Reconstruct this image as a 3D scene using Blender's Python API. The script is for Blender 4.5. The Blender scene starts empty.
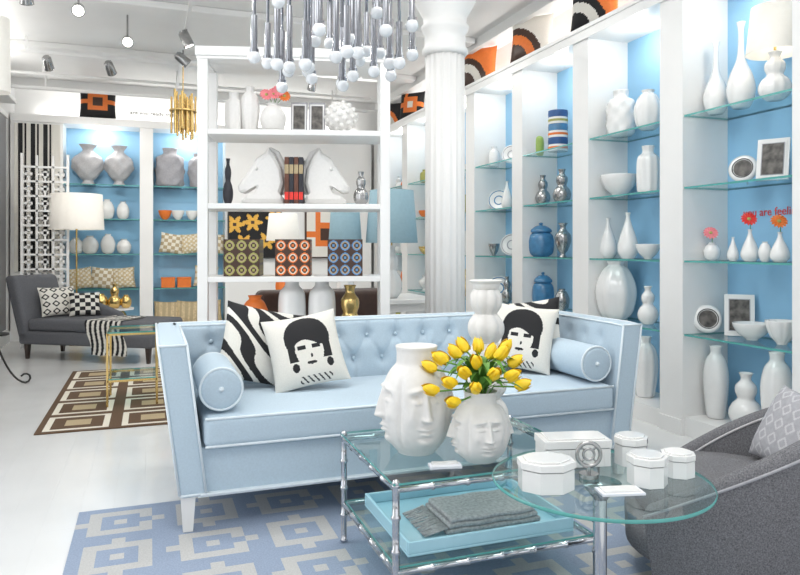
import bpy, math, random
from mathutils import Vector, Matrix
random.seed(4)
pi=math.pi
S=bpy.context.scene
LS=.53
# ---------------------------------------------------------------- camera model helpers
F=690.0; HV=248.0; CH=1.2
SN,CS=0.3407,0.9402
def px(u,v,z):            # survey: reference pixel + height -> world point
    t=F*(CH-z)/(v-HV); du=(u-400)/F
    return (t*(SN+CS*du), t*(CS-SN*du))
def pt(u,t):
    du=(u-400)/F
    return (t*(SN+CS*du), t*(CS-SN*du))
# ---------------------------------------------------------------- materials
def mat(name,col,rough=.5,metal=0.,noise=.0,nscale=30,emit=0,coat=0,bump=0,bscale=200,sheen=0):
    m=bpy.data.materials.new(name); m.use_nodes=True
    nt=m.node_tree; b=nt.nodes['Principled BSDF']
    b.inputs['Base Color'].default_value=(*col,1)
    b.inputs['Roughness'].default_value=rough
    b.inputs['Metallic'].default_value=metal
    b.inputs['Coat Weight'].default_value=coat
    if sheen: b.inputs['Sheen Weight'].default_value=sheen
    if emit:
        b.inputs['Emission Color'].default_value=(*col,1); b.inputs['Emission Strength'].default_value=emit
    tc=nt.nodes.new('ShaderNodeTexCoord')
    if noise:
        n=nt.nodes.new('ShaderNodeTexNoise'); n.inputs['Scale'].default_value=nscale
        nt.links.new(tc.outputs['Object'],n.inputs['Vector'])
        r=nt.nodes.new('ShaderNodeValToRGB')
        r.color_ramp.elements[0].position=.3; r.color_ramp.elements[1].position=.7
        r.color_ramp.elements[0].color=(*[c*(1-noise) for c in col],1)
        r.color_ramp.elements[1].color=(*[min(1,c*(1+noise*.4)) for c in col],1)
        nt.links.new(n.outputs['Fac'],r.inputs['Fac']); nt.links.new(r.outputs['Color'],b.inputs['Base Color'])
    if bump:
        n2=nt.nodes.new('ShaderNodeTexNoise'); n2.inputs['Scale'].default_value=bscale
        nt.links.new(tc.outputs['Object'],n2.inputs['Vector'])
        bp=nt.nodes.new('ShaderNodeBump'); bp.inputs['Strength'].default_value=bump; bp.inputs['Distance'].default_value=.005
        nt.links.new(n2.outputs['Fac'],bp.inputs['Height']); nt.links.new(bp.outputs['Normal'],b.inputs['Normal'])
    return m
def glass(name,tint,gl=.04,k=.6):
    m=bpy.data.materials.new(name); m.use_nodes=True; nt=m.node_tree
    nt.nodes.remove(nt.nodes['Principled BSDF'])
    out=nt.nodes['Material Output']
    tr=nt.nodes.new('ShaderNodeBsdfTransparent'); tr.inputs['Color'].default_value=(*tint,1)
    g=nt.nodes.new('ShaderNodeBsdfGlossy'); g.inputs['Roughness'].default_value=.03
    fr=nt.nodes.new('ShaderNodeLayerWeight'); fr.inputs['Blend'].default_value=.25
    mx=nt.nodes.new('ShaderNodeMixShader')
    ad=nt.nodes.new('ShaderNodeMath'); ad.operation='MULTIPLY_ADD'; ad.inputs[1].default_value=k; ad.inputs[2].default_value=gl; ad.use_clamp=True
    ge=nt.nodes.new('ShaderNodeNewGeometry'); iv=nt.nodes.new('ShaderNodeMath'); iv.operation='SUBTRACT'; iv.inputs[0].default_value=1
    mu=nt.nodes.new('ShaderNodeMath'); mu.operation='MULTIPLY'
    nt.links.new(fr.outputs['Facing'],ad.inputs[0]); nt.links.new(ge.outputs['Backfacing'],iv.inputs[1])
    nt.links.new(ad.outputs[0],mu.inputs[0]); nt.links.new(iv.outputs[0],mu.inputs[1]); nt.links.new(mu.outputs[0],mx.inputs['Fac'])
    nt.links.new(tr.outputs[0],mx.inputs[1]); nt.links.new(g.outputs[0],mx.inputs[2]); nt.links.new(mx.outputs[0],out.inputs['Surface'])
    return m
WHITE=mat('white_paint',(.85,.85,.84),.5,noise=.02,nscale=3)
SHELFW=mat('white_lacquer',(.83,.83,.82),.3,noise=.02,nscale=4)
CER=mat('white_ceramic',(.82,.82,.81),.14,coat=.6,noise=.015)
MATTE=mat('matte_bisque',(.77,.76,.74),.55,noise=.03,nscale=60)
BLUE=mat('blue_paint',(.29,.54,.77),.6,noise=.04,nscale=3)
SOFA=mat('pale_blue_fabric',(.50,.62,.715),.85,noise=.05,nscale=120,bump=.15,bscale=500,sheen=.15)
PIPE=mat('pale_piping',(.74,.82,.87),.8,noise=.03)
CHROME=mat('chrome',(.60,.61,.64),.10,1,noise=.03)
CHROMED=mat('darkened_chrome',(.36,.37,.40),.12,1,noise=.05)  # chrome, base colour darkened because its reflections render all white
BRASS=mat('brass',(.70,.50,.20),.25,1,noise=.05)
SILVER=mat('silver_glaze',(.42,.42,.42),.2,.9,noise=.1)
BLACK=mat('black_yarn',(.012,.012,.014),.8,noise=.1,nscale=200)
BLACKM=mat('black_metal',(.02,.02,.02),.4,noise=.1)
CREAM=mat('cream_wool',(.78,.76,.70),.9,noise=.06,nscale=200,bump=.2,bscale=400)
GREYF=mat('grey_tweed',(.20,.20,.215),.95,noise=.5,nscale=220,bump=.4,bscale=500)
GREYL=mat('light_grey_velvet',(.38,.38,.41),.8,noise=.12,nscale=60)
GSIL=mat('silver_silk',(.52,.52,.54),.5,noise=.1,nscale=60)
CHAISE=mat('charcoal_fabric',(.13,.135,.15),.9,noise=.15,nscale=100)
DKWOOD=mat('dark_wood',(.04,.025,.02),.35,noise=.2)
ORANGE=mat('orange',(.78,.19,.03),.5,noise=.06)
RED=mat('red',(.75,.04,.03),.5,noise=.06)
PINK=mat('pink',(.85,.25,.28),.5,noise=.06)
YELLOW=mat('tulip_yellow',(.95,.66,.02),.45,noise=.12,nscale=40)
GREEN=mat('leaf_green',(.13,.32,.05),.5,noise=.2,nscale=30)
LIME=mat('lime_glaze',(.35,.5,.12),.35,noise=.08)
BROWN=mat('brown_leather',(.06,.028,.018),.4,noise=.15)
BRN=mat('brown_wool',(.12,.07,.038),.95,noise=.15,nscale=120)
TAN=mat('tan_wool',(.45,.36,.22),.95,noise=.1,nscale=120)
IVORY=mat('ivory_wool',(.74,.70,.60),.95,noise=.08,nscale=120)
RUGB=mat('blue_wool',(.29,.355,.47),.95,noise=.14,nscale=150,bump=.3)
RUGG=mat('greige_wool',(.50,.50,.49),.95,noise=.12,nscale=150,bump=.3)
GOLDF=mat('gold_fabric',(.60,.48,.29),.7,noise=.25,nscale=40)
BGLAZE=mat('blue_glaze',(.06,.22,.42),.2,coat=.5,noise=.2,nscale=20)
MIDB=mat('mid_blue',(.10,.28,.55),.5,noise=.1)
TEAL=mat('lamp_shade_blue',(.26,.40,.47),.8,noise=.05)
SHADE=mat('lamp_shade_white',(.85,.82,.76),.8,noise=.02,emit=.08)
TRAY=mat('sky_blue_lacquer',(.42,.70,.82),.2,coat=.5,noise=.02)
THROW=mat('grey_throw',(.46,.46,.47),.95,noise=.3,nscale=90,bump=.4,bscale=300)
PHOTO=mat('photo_print',(.12,.11,.10),.4,noise=.9,nscale=22)
PINKW=mat('paper_card',(.78,.80,.86),.6,noise=.05)
BOOK1=mat('book_brown',(.13,.05,.03),.5,noise=.2)
BOOK2=mat('book_black',(.03,.03,.04),.5,noise=.2)
OLIVE=mat('olive',(.36,.36,.10),.5,noise=.1)
NAVY=mat('navy',(.03,.10,.28),.5,noise=.1)
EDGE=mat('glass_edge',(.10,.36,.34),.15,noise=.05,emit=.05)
GTOP=glass('table_glass',(.84,.93,.92),.03,.45)
GSH=glass('shelf_glass',(.90,.97,.97),.03,.5)
BULB=mat('lit_bulb',(1,.96,.88),.5,emit=9)
GLOBE=mat('opal_glass_globe',(.80,.83,.86),.08,coat=.8,noise=.01)
SHADOWG=mat('painted_shadow_gap',(.25,.25,.26),.6,noise=.1)  # dark grey paints the shade in the seam below a lid

# ---------------------------------------------------------------- mesh builder
class M:
    def __init__(s,name): s.n=name; s.v=[]; s.f=[]; s.mi=[]; s.sm=[]; s.mats=[]; s.x=Matrix()
    def mid(s,m):
        if m not in s.mats: s.mats.append(m)
        return s.mats.index(m)
    def add(s,vs,fs,mt,smooth=True):
        o=len(s.v)
        s.v+= [tuple(s.x@Vector(p)) for p in vs]
        for i,f in enumerate(fs):
            s.f.append([a+o for a in f]); s.sm.append(smooth)
            s.mi.append(s.mid(mt[i] if isinstance(mt,list) else mt))
    def box(s,x0,x1,y0,y1,z0,z1,mt,side=None):
        vs=[(x,y,z) for z in (z0,z1) for y in (y0,y1) for x in (x0,x1)]
        fs=[(0,2,3,1),(4,5,7,6),(0,1,5,4),(2,6,7,3),(0,4,6,2),(1,3,7,5)]
        s.add(vs,fs,mt if side is None else [mt,mt,side,side,side,side],False)
    def taper(s,c0,d0,c1,d1,mt):
        vs=[]
        for c,d in ((c0,d0),(c1,d1)):
            for sy in (-.5,.5):
                for sx in (-.5,.5): vs.append((c[0]+sx*d[0],c[1]+sy*d[1],c[2]))
        s.add(vs,[(0,2,3,1),(4,5,7,6),(0,1,5,4),(2,6,7,3),(0,4,6,2),(1,3,7,5)],mt,False)
    def rbox(s,x0,x1,y0,y1,z0,z1,r,mt,sub=(1,1,1),seg=3,deform=None,pat=None):
        c=((x0+x1)/2,(y0+y1)/2,(z0+z1)/2); h=((x1-x0)/2,(y1-y0)/2,(z1-z0)/2)
        def co(hh,n):
            i=hh-r; a=[-(i+r*math.tan(pi/4*(1-k/seg))) for k in range(seg+1)]
            mid=[-i+2*i*k/n for k in range(1,n)]
            return a+mid+[-q for q in reversed(a)]
        C=[co(h[k],sub[k]) for k in range(3)]
        d={}; vs=[]; fs=[]
        def vid(p):
            k=tuple(round(q,6) for q in p)
            if k in d: return d[k]
            inn=[max(-(h[j]-r),min(h[j]-r,p[j])) for j in range(3)]
            dv=Vector([p[j]-inn[j] for j in range(3)])
            if dv.length>1e-9: dv=dv.normalized()*r
            q=[c[j]+inn[j]+dv[j] for j in range(3)]
            if deform: q=deform(*q)
            d[k]=len(vs); vs.append(tuple(q)); return d[k]
        for ax in range(3):
            a,b=(ax+1)%3,(ax+2)%3
            for sg in (-1,1):
                for i in range(len(C[a])-1):
                    for j in range(len(C[b])-1):
                        q=[]
                        for (ii,jj) in ((i,j),(i+1,j),(i+1,j+1),(i,j+1)):
                            p=[0,0,0]; p[ax]=sg*h[ax]; p[a]=C[a][ii]; p[b]=C[b][jj]; q.append(vid(p))
                        if sg<0: q.reverse()
                        if len(set(q))>2: fs.append(q)
        s.add(vs,fs,mt,True)
    def lathe(s,prof,mt,c=(0,0,0),seg=24,func=None,smooth=True,caps=True):
        vs=[];fs=[]
        for (r,z) in prof:
            for k in range(seg):
                a=2*pi*k/seg; rr=r if func is None else func(r,z,a)
                vs.append((c[0]+rr*math.cos(a),c[1]+rr*math.sin(a),c[2]+z))
        for i in range(len(prof)-1):
            for k in range(seg):
                k2=(k+1)%seg
                fs.append((i*seg+k,i*seg+k2,(i+1)*seg+k2,(i+1)*seg+k))
        if caps:
            fs.append(tuple(reversed(range(seg)))); n=len(prof)-1
            fs.append(tuple(range(n*seg,n*seg+seg)))
        s.add(vs,fs,mt,smooth)
    def cyl(s,c,r,h,mt,seg=24,r2=None):
        r2=r if r2 is None else r2
        vs=[]
        for z,rr in ((0,r),(h,r2)):
            for k in range(seg):
                a=2*pi*k/seg; vs.append((c[0]+rr*math.cos(a),c[1]+rr*math.sin(a),c[2]+z))
        s.add(vs,[(k,(k+1)%seg,seg+(k+1)%seg,seg+k) for k in range(seg)],mt,True)
        s.add(vs,[tuple(reversed(range(seg))),tuple(range(seg,2*seg))],mt,False)
    def sphere(s,c,r,mt,seg=16,n=10,sz=1):
        s.lathe([(r*math.sin(pi*max(.001,min(.999,i/n))),-r*sz*math.cos(pi*i/n)) for i in range(n+1)],mt,c,seg)
    def tube(s,pts,r,mt,seg=8,closed=False):
        pts=[Vector(p) for p in pts]; n=len(pts)
        R=r if isinstance(r,(list,tuple)) else [r]*n
        vs=[];fs=[];nr=None
        for i,p in enumerate(pts):
            if closed: t=pts[(i+1)%n]-pts[i-1]
            else: t=pts[min(i+1,n-1)]-pts[max(i-1,0)]
            t.normalize()
            if nr is None:
                nr=t.cross(Vector((0,0,1)))
                if nr.length<.1: nr=t.cross(Vector((1,0,0)))
            nr=(nr-t*nr.dot(t)).normalized(); b=t.cross(nr)
            for k in range(seg):
                a=2*pi*k/seg; vs.append(tuple(p+nr*R[i]*math.cos(a)+b*R[i]*math.sin(a)))
        for i in range(n if closed else n-1):
            j=(i+1)%n
            for k in range(seg):
                k2=(k+1)%seg; fs.append((i*seg+k,i*seg+k2,j*seg+k2,j*seg+k))
        if not closed: fs+= [tuple(reversed(range(seg))),tuple(range((n-1)*seg,n*seg))]
        s.add(vs,fs,mt,True)
    def bamboo(s,a,b,r,mt,step=.13):
        a=Vector(a);b=Vector(b);L=(b-a).length;n=max(2,round(L/step)); pts=[];rs=[]
        for i in range(n+1):
            for o,k in ((-.010,1),(-.004,1.35),(.004,1.35),(.010,1)):
                q=i*L/n+o
                if 0<=q<=L: pts.append(a+(b-a)*(q/L)); rs.append(r*k)
        s.tube(pts,rs,mt,10)
    def grid(s,fn,nu,nv,mt,pat=None,smooth=True,flip=False):
        vs=[fn(i/nu,j/nv) for j in range(nv+1) for i in range(nu+1)]; fs=[];ms=[]
        for j in range(nv):
            for i in range(nu):
                a=j*(nu+1)+i; f=(a,a+1,a+nu+2,a+nu+1)
                fs.append(tuple(reversed(f)) if flip else f)
                ms.append(pat((i+.5)/nu,(j+.5)/nv) if pat else mt)
        s.add(vs,fs,ms,smooth)
    def pillow(s,w,h,t,mt,pat=None,back=None,n=24,both=False):
        for side in (-1,1):
            def fn(a,b):
                x=2*a-1;z=2*b-1
                pin=1-.07*(1-abs(z)**2)*abs(x)**4; pinz=1-.07*(1-abs(x)**2)*abs(z)**4
                th=max(0,(1-x**4)*(1-z**4))**.6*(1-.25*(x*x+z*z)/2)
                return (x*w/2*pin, side*t/2*th, h/2+z*h/2*pinz)
            if side==-1: s.grid(fn,n,n,mt,pat)
            else: s.grid(fn,12 if not pat else n,12 if not pat else n,back or mt,pat if both else None,flip=True)
    def done(s,bevel=0,seg=2,ang=50):
        xs=[v[0] for v in s.v];ys=[v[1] for v in s.v];zs=[v[2] for v in s.v]
        c=((min(xs)+max(xs))/2,(min(ys)+max(ys))/2,min(zs))
        me=bpy.data.meshes.new(s.n); me.from_pydata([(v[0]-c[0],v[1]-c[1],v[2]-c[2]) for v in s.v],[],s.f)
        for m in s.mats: me.materials.append(m)
        me.polygons.foreach_set('material_index',s.mi); me.polygons.foreach_set('use_smooth',s.sm); me.update()
        o=bpy.data.objects.new(s.n,me); o.location=c; S.collection.objects.link(o)
        if bevel:
            b=o.modifiers.new('bevel','BEVEL'); b.width=bevel; b.segments=seg; b.limit_method='ANGLE'; b.angle_limit=math.radians(ang)
        return o
def T(x,y,z,yaw=0,lean=0,roll=0):
    return Matrix.Translation((x,y,z))@Matrix.Rotation(math.radians(yaw),4,'Z')@Matrix.Rotation(-math.radians(lean),4,'X')@Matrix.Rotation(math.radians(roll),4,'Y')
def smooth_prof(p,n=5):
    out=[]
    P=[p[0]]+p+[p[-1]]
    for i in range(1,len(P)-2):
        for k in range(n):
            t=k/n; q=[]
            for d in (0,1):
                a,b,c,e=P[i-1][d],P[i][d],P[i+1][d],P[i+2][d]
                q.append(.5*((2*b)+(-a+c)*t+(2*a-5*b+4*c-e)*t*t+(-a+3*b-3*c+e)*t**3))
            out.append((max(.001,q[0]),q[1]))
    out.append(p[-1]); return out

# ---------------------------------------------------------------- room
ZC=3.4; XR=3.62; XL=-1.7; YB=10.42; YF=-1.6
def simple(name,*b,mt=WHITE):
    m=M(name); m.box(*b,mt); return m.done()
fm=mat('white_painted_floorboards',(.76,.77,.77),.22,noise=.06,nscale=2.0,coat=.3)
nt=fm.node_tree; bs=nt.nodes['Principled BSDF']
tc=nt.nodes.new('ShaderNodeTexCoord'); mp=nt.nodes.new('ShaderNodeMapping'); mp.inputs['Rotation'].default_value=(0,0,pi/2)
br=nt.nodes.new('ShaderNodeTexBrick'); br.inputs['Scale'].default_value=1
br.inputs['Brick Width'].default_value=2.4; br.inputs['Row Height'].default_value=.14; br.inputs['Mortar Size'].default_value=.003
nt.links.new(tc.outputs['Object'],mp.inputs['Vector']); nt.links.new(mp.outputs['Vector'],br.inputs['Vector'])
bp=nt.nodes.new('ShaderNodeBump'); bp.invert=True; bp.inputs['Strength'].default_value=.35; bp.inputs['Distance'].default_value=.004
nt.links.new(br.outputs['Fac'],bp.inputs['Height']); nt.links.new(bp.outputs['Normal'],bs.inputs['Normal'])
simple('floor',XL-.1,XR+.1,YF,YB+.1,-.1,0,mt=fm)
simple('ceiling',XL-.1,XR+.1,YF,YB+.1,ZC,ZC+.1)
simple('wall_right',XR,XR+.1,YF,YB+.1,0,ZC)
simple('wall_back',XL-.1,XR,YB,YB+.1,0,ZC)
WG=mat('grey_wall_paint',(.24,.24,.25),.6,noise=.03,nscale=3)
simple('wall_left',XL-.1,XL,YF,YB,0,ZC,mt=mat('pale_wall_paint',(.75,.75,.75),.6,noise=.03,nscale=3))
simple('trim_1',XL,XR,YB-.4,YB-.30,ZC-.1,ZC)
simple('trim_2',XR-.4,XR-.34,YF,YB-.4,ZC-.1,ZC)
m=M('trim_3')
for y in (4.9,6.6,8.3): m.box(XL,XR-.42,y-.09,y+.09,ZC-.06,ZC,WHITE)
m.done(.01)
simple('baseboard_left',XL,XL+.02,YF,YB-.42,0,.14)

# ---------------------------------------------------------------- shelving
SZ=[.12,.65,1.12,1.59,2.05]
XS=3.2; far=[3.53,4.54,5.55,6.54,7.55,8.55,9.55]; OW=.80
m=M('built_in_shelving')
edges=[(f-OW,f) for f in [1.52,2.53]+far]
prev=0.6
m.box(XS,XR-.005,prev,edges[0][0],0,2.83,SHELFW)
for i,(a,b) in enumerate(edges):
    nx=edges[i+1][0] if i+1<len(edges) else 10.0
    m.box(XS,XR-.005,b,nx,.0,2.83,SHELFW)
    m.box(XS-.012,XS,b,nx,.0,.10,SHELFW)
    m.box(XR-.05,XR-.008,a,b,.12,2.83,BLUE)
    m.box(XS+.015,XR-.005,a,b,0,.12,SHELFW)
    for z in SZ[1:]: m.box(XS+.01,XR-.05,a+.003,b-.003,z-.012,z,GSH,EDGE)
m.box(XS-.02,XR-.005,.6,10.0,2.83,2.93,SHELFW)
m.box(XS-.03,XR-.005,.6,10.0,2.90,2.93,SHELFW)
m.done()
m=M('built_in_shelving')
YS=10.0
be=[(-1.07,-.13),(.04,1.0)]
m.box(XL+.02,be[0][0],YS,YB-.005,0,2.83,SHELFW)
m.box(be[0][1],be[1][0],YS,YB-.005,0,2.83,SHELFW)
m.box(be[1][1],XS-.04,YS+.0,YB-.005,0,2.83,SHELFW)
for a,b in be:
    m.box(a,b,YB-.05,YB-.008,.12,2.83,BLUE)
    m.box(a,b,YS+.015,YB-.005,0,.12,SHELFW)
    for z in SZ[1:]: m.box(a+.003,b-.003,YS+.01,YB-.05,z-.012,z,GSH,EDGE)
m.box(XL+.02,XS-.04,YS-.02,YB-.005,2.83,2.93,SHELFW)
m.done()

# ---------------------------------------------------------------- vase library
P={
'bottle':[(.55,0),(.85,.08),(1,.22),(.8,.38),(.35,.55),(.22,.7),(.2,.9),(.32,1)],
'tall':[(.6,0),(.75,.05),(.95,.35),(1,.6),(.8,.8),(.45,.9),(.5,1)],
'gourd':[(.5,0),(.9,.12),(1,.28),(.8,.42),(.5,.52),(.62,.64),(.6,.76),(.3,.88),(.42,1)],
'ball':[(.45,0),(.8,.12),(1,.4),(.95,.62),(.65,.85),(.4,.93),(.48,1)],
'jar':[(.7,0),(.95,.1),(1,.5),(.9,.75),(.5,.86),(.55,1)],
'lidjar':[(.6,0),(.92,.12),(1,.4),(.9,.62),(.7,.7),(.82,.72),(.78,.8),(.4,.9),(.12,.92),(.16,.97),(.08,1)],
'tear':[(.6,0),(.95,.12),(1,.28),(.75,.5),(.4,.72),(.2,.9),(.28,1)],
'bowl':[(.3,0),(.35,.08),(.7,.35),(.95,.75),(1,1)],
'urn':[(.5,0),(.3,.1),(.6,.2),(1,.45),(.95,.65),(.5,.78),(.35,.88),(.6,1)],
}
def vase_into(m,c,kind,w,h,mt,seg=24,ribs=0,bub=0):
    pr=smooth_prof([(r*w/2,z*h) for r,z in P[kind]])
    if kind=='bowl': pr=pr+[(w/2*.93,h*.99),(w/2*.6,h*.4),(.001,h*.2)]
    elif kind!='lidjar':
        rr=pr[-1][0]; pr=pr+[(rr*.8,h*.995),(rr*.65,h*.93),(.001,h*.9)]
    fn=None
    if ribs: fn=lambda r,z,a: r*(1+.06*math.cos(ribs*a))
    if bub: fn=lambda r,z,a: r*(1+.09*math.cos(6*a)*math.sin(z/h*pi*6))
    m.lathe(pr,mt,c,36 if (ribs or bub) else seg,fn)
NM={'bottle':'bottle_vase','tall':'tall_vase','gourd':'gourd_vase','ball':'round_vase','jar':'ceramic_jar','tear':'teardrop_vase','bowl':'ceramic_bowl','urn':'pedestal_urn','lidjar':'lidded_ginger_jar'}
def vase(x,y,z,kind,w,h,mt=None,ribs=0,bub=0,name=None):
    m=M(name or NM[kind]); vase_into(m,(x,y,z),kind,w,h,mt or CER,ribs=ribs,bub=bub); return m.done()
def frame(x,y,z,w,h,yaw,oval=False,mt=None):
    m=M('picture_frame'); m.x=T(x,y,z+.002,yaw,12)
    mt=mt or CER
    if oval:
        m.x=m.x@Matrix.Translation((0,0,h/2))@Matrix.Rotation(pi/2,4,'X')
        m.lathe([(w/2*.62,-.012),(w/2*.98,-.012),(w/2,0),(w/2*.8,.014),(w/2*.62,.006)],mt,seg=28)
        m.cyl((0,0,.006),w/2*.62,.002,PHOTO)
        m.lathe([(w/2*.66,.012),(w/2*.72,.014)],BLACKM,seg=28,caps=False)
    else:
        m.box(-w/2,w/2,-.01,.01,0,h,mt); m.box(-w*.42,w*.42,-.013,-.01,h*.07,h*.93,CER)
        m.box(-w*.36,w*.36,-.014,-.013,h*.11,h*.89,GREYL)
        m.box(-w*.33,w*.33,-.016,-.014,h*.13,h*.87,PHOTO)
    m.x=T(x,y,z+.002,yaw); 
    m.tube([(0,.03,h*.6),(0,.12,.004)],.005,mt,6)
    return m.done()
def gerbera_into(m,base,top,mt,r=.035,tilt=(0,-1,.3)):
    b=Vector(base);t=Vector(top); mid=(b+t)/2+Vector((.008,0,.01))
    m.tube([b,mid,t],.0022,GREEN,6)
    ax=Vector(tilt).normalized(); q=ax.to_track_quat('Z','Y').to_matrix().to_4x4()
    old=m.x.copy(); m.x=old@Matrix.Translation(t)@q
    n=14
    for k in range(n):
        a=2*pi*k/n; d=(math.cos(a),math.sin(a)); e=(-d[1],d[0]); w=r*.17
        vs=[(d[0]*r*.2-e[0]*w*.5,d[1]*r*.2-e[1]*w*.5,.003),(d[0]*r*.2+e[0]*w*.5,d[1]*r*.2+e[1]*w*.5,.003),
            (d[0]*r*.8+e[0]*w,d[1]*r*.8+e[1]*w,.006),(d[0]*r,d[1]*r,.0),(d[0]*r*.8-e[0]*w,d[1]*r*.8-e[1]*w,.006)]
        m.add(vs,[(0,1,2,3,4)],mt,False)
    m.sphere((0,0,.003),r*.24,OLIVE,10,6,.6); m.x=old
# ---- right-hand bays
XI=3.385
def yr(u): 
    t=733.9*XI/(u-150); return (t-SN*XI)/CS, t
def R(u,k,kind,w,h,mt=None,**kw):
    y,t=yr(u); s=t/F; return vase(XI,y,SZ[k]+.0005,kind,w*s,h*s,mt,**kw)
R(716,4,'bottle',24,72); R(741,4,'bottle',27,86)
y,t=yr(775); m=M('table_lamp'); z=SZ[4]
vase_into(m,(XI,y,z),'gourd',.17,.28,CER,ribs=10); m.cyl((XI,y,z+.25),.008,.1,BRASS)
m.lathe([(.155,.27),(.125,.54),(.122,.54),(.152,.27)],SHADE,(XI,y,z),28,caps=False); m.cyl((XI,y,z+.36),.02,.05,BULB); m.done()
y,t=yr(742); frame(XI,y,SZ[3],.17,.19,-62,True)
y,t=yr(772); frame(XI,y,SZ[3],.17,.25,-62)
for u,kind,w,h,c in ((712,'ball',16,18,PINK),(733,'tear',11,24,None),(750,'tear',17,32,RED),(765,'ball',12,20,None),(780,'tear',18,30,ORANGE)):
    y,t=yr(u); s=t/F; m=M('bud_vase'); vase_into(m,(XI,y,SZ[2]),kind,w*s,h*s,CER)
    if c: gerbera_into(m,(XI,y,SZ[2]+h*s*.8),(XI-.03,y-.02,SZ[2]+h*s+.06),c,.048,(-.5,-.8,.6))
    m.done()
y,t=yr(706); frame(XI-.03,y-.05,SZ[1],.18,.19,-35,True)
y,t=yr(732); frame(XI+.06,y,SZ[1],.17,.26,-45)
R(752,1,'bowl',36,17); R(782,1,'bowl',30,24,ribs=12)
R(716,0,'tall',24,72); R(746,0,'gourd',32,54); R(777,0,'tall',30,84)
R(621,4,'jar',28,46,bub=1); R(648,4,'ball',26,40,ribs=8); R(604,4,'ball',10,18)
R(619,3,'bowl',36,22); R(648,3,'jar',22,48,ribs=9)
R(608,2,'tear',18,40); R(628,2,'tear',20,46); R(648,2,'bowl',24,15)
R(616,1,'ball',38,58,ribs=7); R(648,1,'gourd',20,38)
R(620,0,'gourd',26,50); R(645,0,'tall',24,60,ribs=8)
y,t=yr(558); m=M('stacked_canisters')
for i,c in enumerate((ORANGE,NAVY,ORANGE,BGLAZE,OLIVE,NAVY)):
    m.cyl((XI,y,SZ[4]+i*.06),.085,.058,c if i%2 else CER,20); m.cyl((XI,y,SZ[4]+i*.06+.02),.087,.02,c,20)
m.done()
R(538,4,'jar',12,24,LIME); R(527,4,'lidjar',9,20,CER)
R(543,3,'gourd',15,30,SILVER); R(562,3,'gourd',18,34,SILVER); R(529,3,'bowl',11,12)
R(541,2,'lidjar',26,34,BGLAZE); R(563,2,'urn',16,34,SILVER); R(526,2,'bottle',8,28,CER)
R(543,1,'lidjar',22,36,BGLAZE); R(562,1,'ball',15,22,SILVER); R(528,1,'jar',9,16,CER); R(545,0,'tall',18,40,BGLAZE); R(562,0,'ball',16,26)
def plate(x,y,z,r,yaw,mt=CER,rim=None):
    m=M('display_plate'); m.x=T(x,y,z+.001,yaw,14)@Matrix.Translation((0,0,r))@Matrix.Rotation(pi/2,4,'X')
    m.lathe([(r*.5,-.008),(r*.98,.006),(r,.010),(r*.95,.012),(r*.6,.0),(.001,.0)],mt,seg=28)
    m.lathe([(r*.92,.012),(r*.84,.0095)],rim or GREYL,seg=28,caps=False)
    m.lathe([(r*.45,.003),(r*.35,.003)],rim or GREYL,seg=28,caps=False)
    m.done()
rnd=random.Random(11)
for j,u in enumerate((482,494,507)):
    for k in (1,2,3,4):
        y,t=yr(u)
        if (k+j)%2==0: plate(XI+.05,y,SZ[k],.10+.015*((k+j)%3),-40,CER,[LIME,BLACKM,GREYL,BGLAZE][(k*2+j)%4])
        else: R(u,k,['bowl','gourd','jar','tear'][(k+j*2)%4],11,[12,26,20,28][(k+j*2)%4],[CER,LIME,CER,SILVER,CER][(k+j)%5])
    R(u,0,'tall',11,34)
for f in far[4:]:
    for k in range(5):
        for yy in (f-.62,f-.40,f-.17):
            c=rnd.choice([CER,ORANGE,CER,BRASS,CER,ORANGE,OLIVE]); kd=rnd.choice(['bottle','tall','gourd','ball','jar','tear','bowl','urn'])
            vase(XI,yy,SZ[k]+.0005,kd,rnd.uniform(.11,.17),rnd.uniform(.16,.34) if kd!='bowl' else .1,c)
for f in (1.52,2.53):
    for k in range(5):
        for dy in (.6,.25): vase(XI,f-dy,SZ[k]+.0005,rnd.choice(['tall','gourd','jar','urn']),.18,.3,CER)
def geo_pat(c1,c2,c3):
    def f(a,b):
        if abs(a-.5)<.28 and abs(b-.5)<.28:
            if abs(a-.5)<.12 and abs(b-.5)<.12: return c3
            return c2
        if (abs(b-.5)<.07) or (abs(a-.3)<.06 and b>.5): return c2
        return c1
    return f
def arc_pat(c1,c2,c3):
    def f(a,b):
        r=math.hypot(a-.1,b-.0)
        if r<.35: return c2
        if r<.55: return c3
        if r<.7: return c2
        return c1
    return f
for u,w,h,c,pf in ((600,.38,.42,(ORANGE,BLACK,CREAM),arc_pat),(536,.40,.46,(CREAM,BROWN,ORANGE),arc_pat),(483,.38,.46,(ORANGE,BROWN,CREAM),arc_pat),(452,.36,.4,(ORANGE,CREAM,BROWN),geo_pat),(415,.36,.4,(BLACK,ORANGE,CREAM),geo_pat),(397,.36,.4,(BLACK,ORANGE,CREAM),arc_pat)):
    y,t=yr(u); m=M('throw_pillow'); m.x=T(XS+.13,y,2.932,-45,10); m.pillow(w,h,.15,c[0],pf(*c),n=36); m.done()
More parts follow.
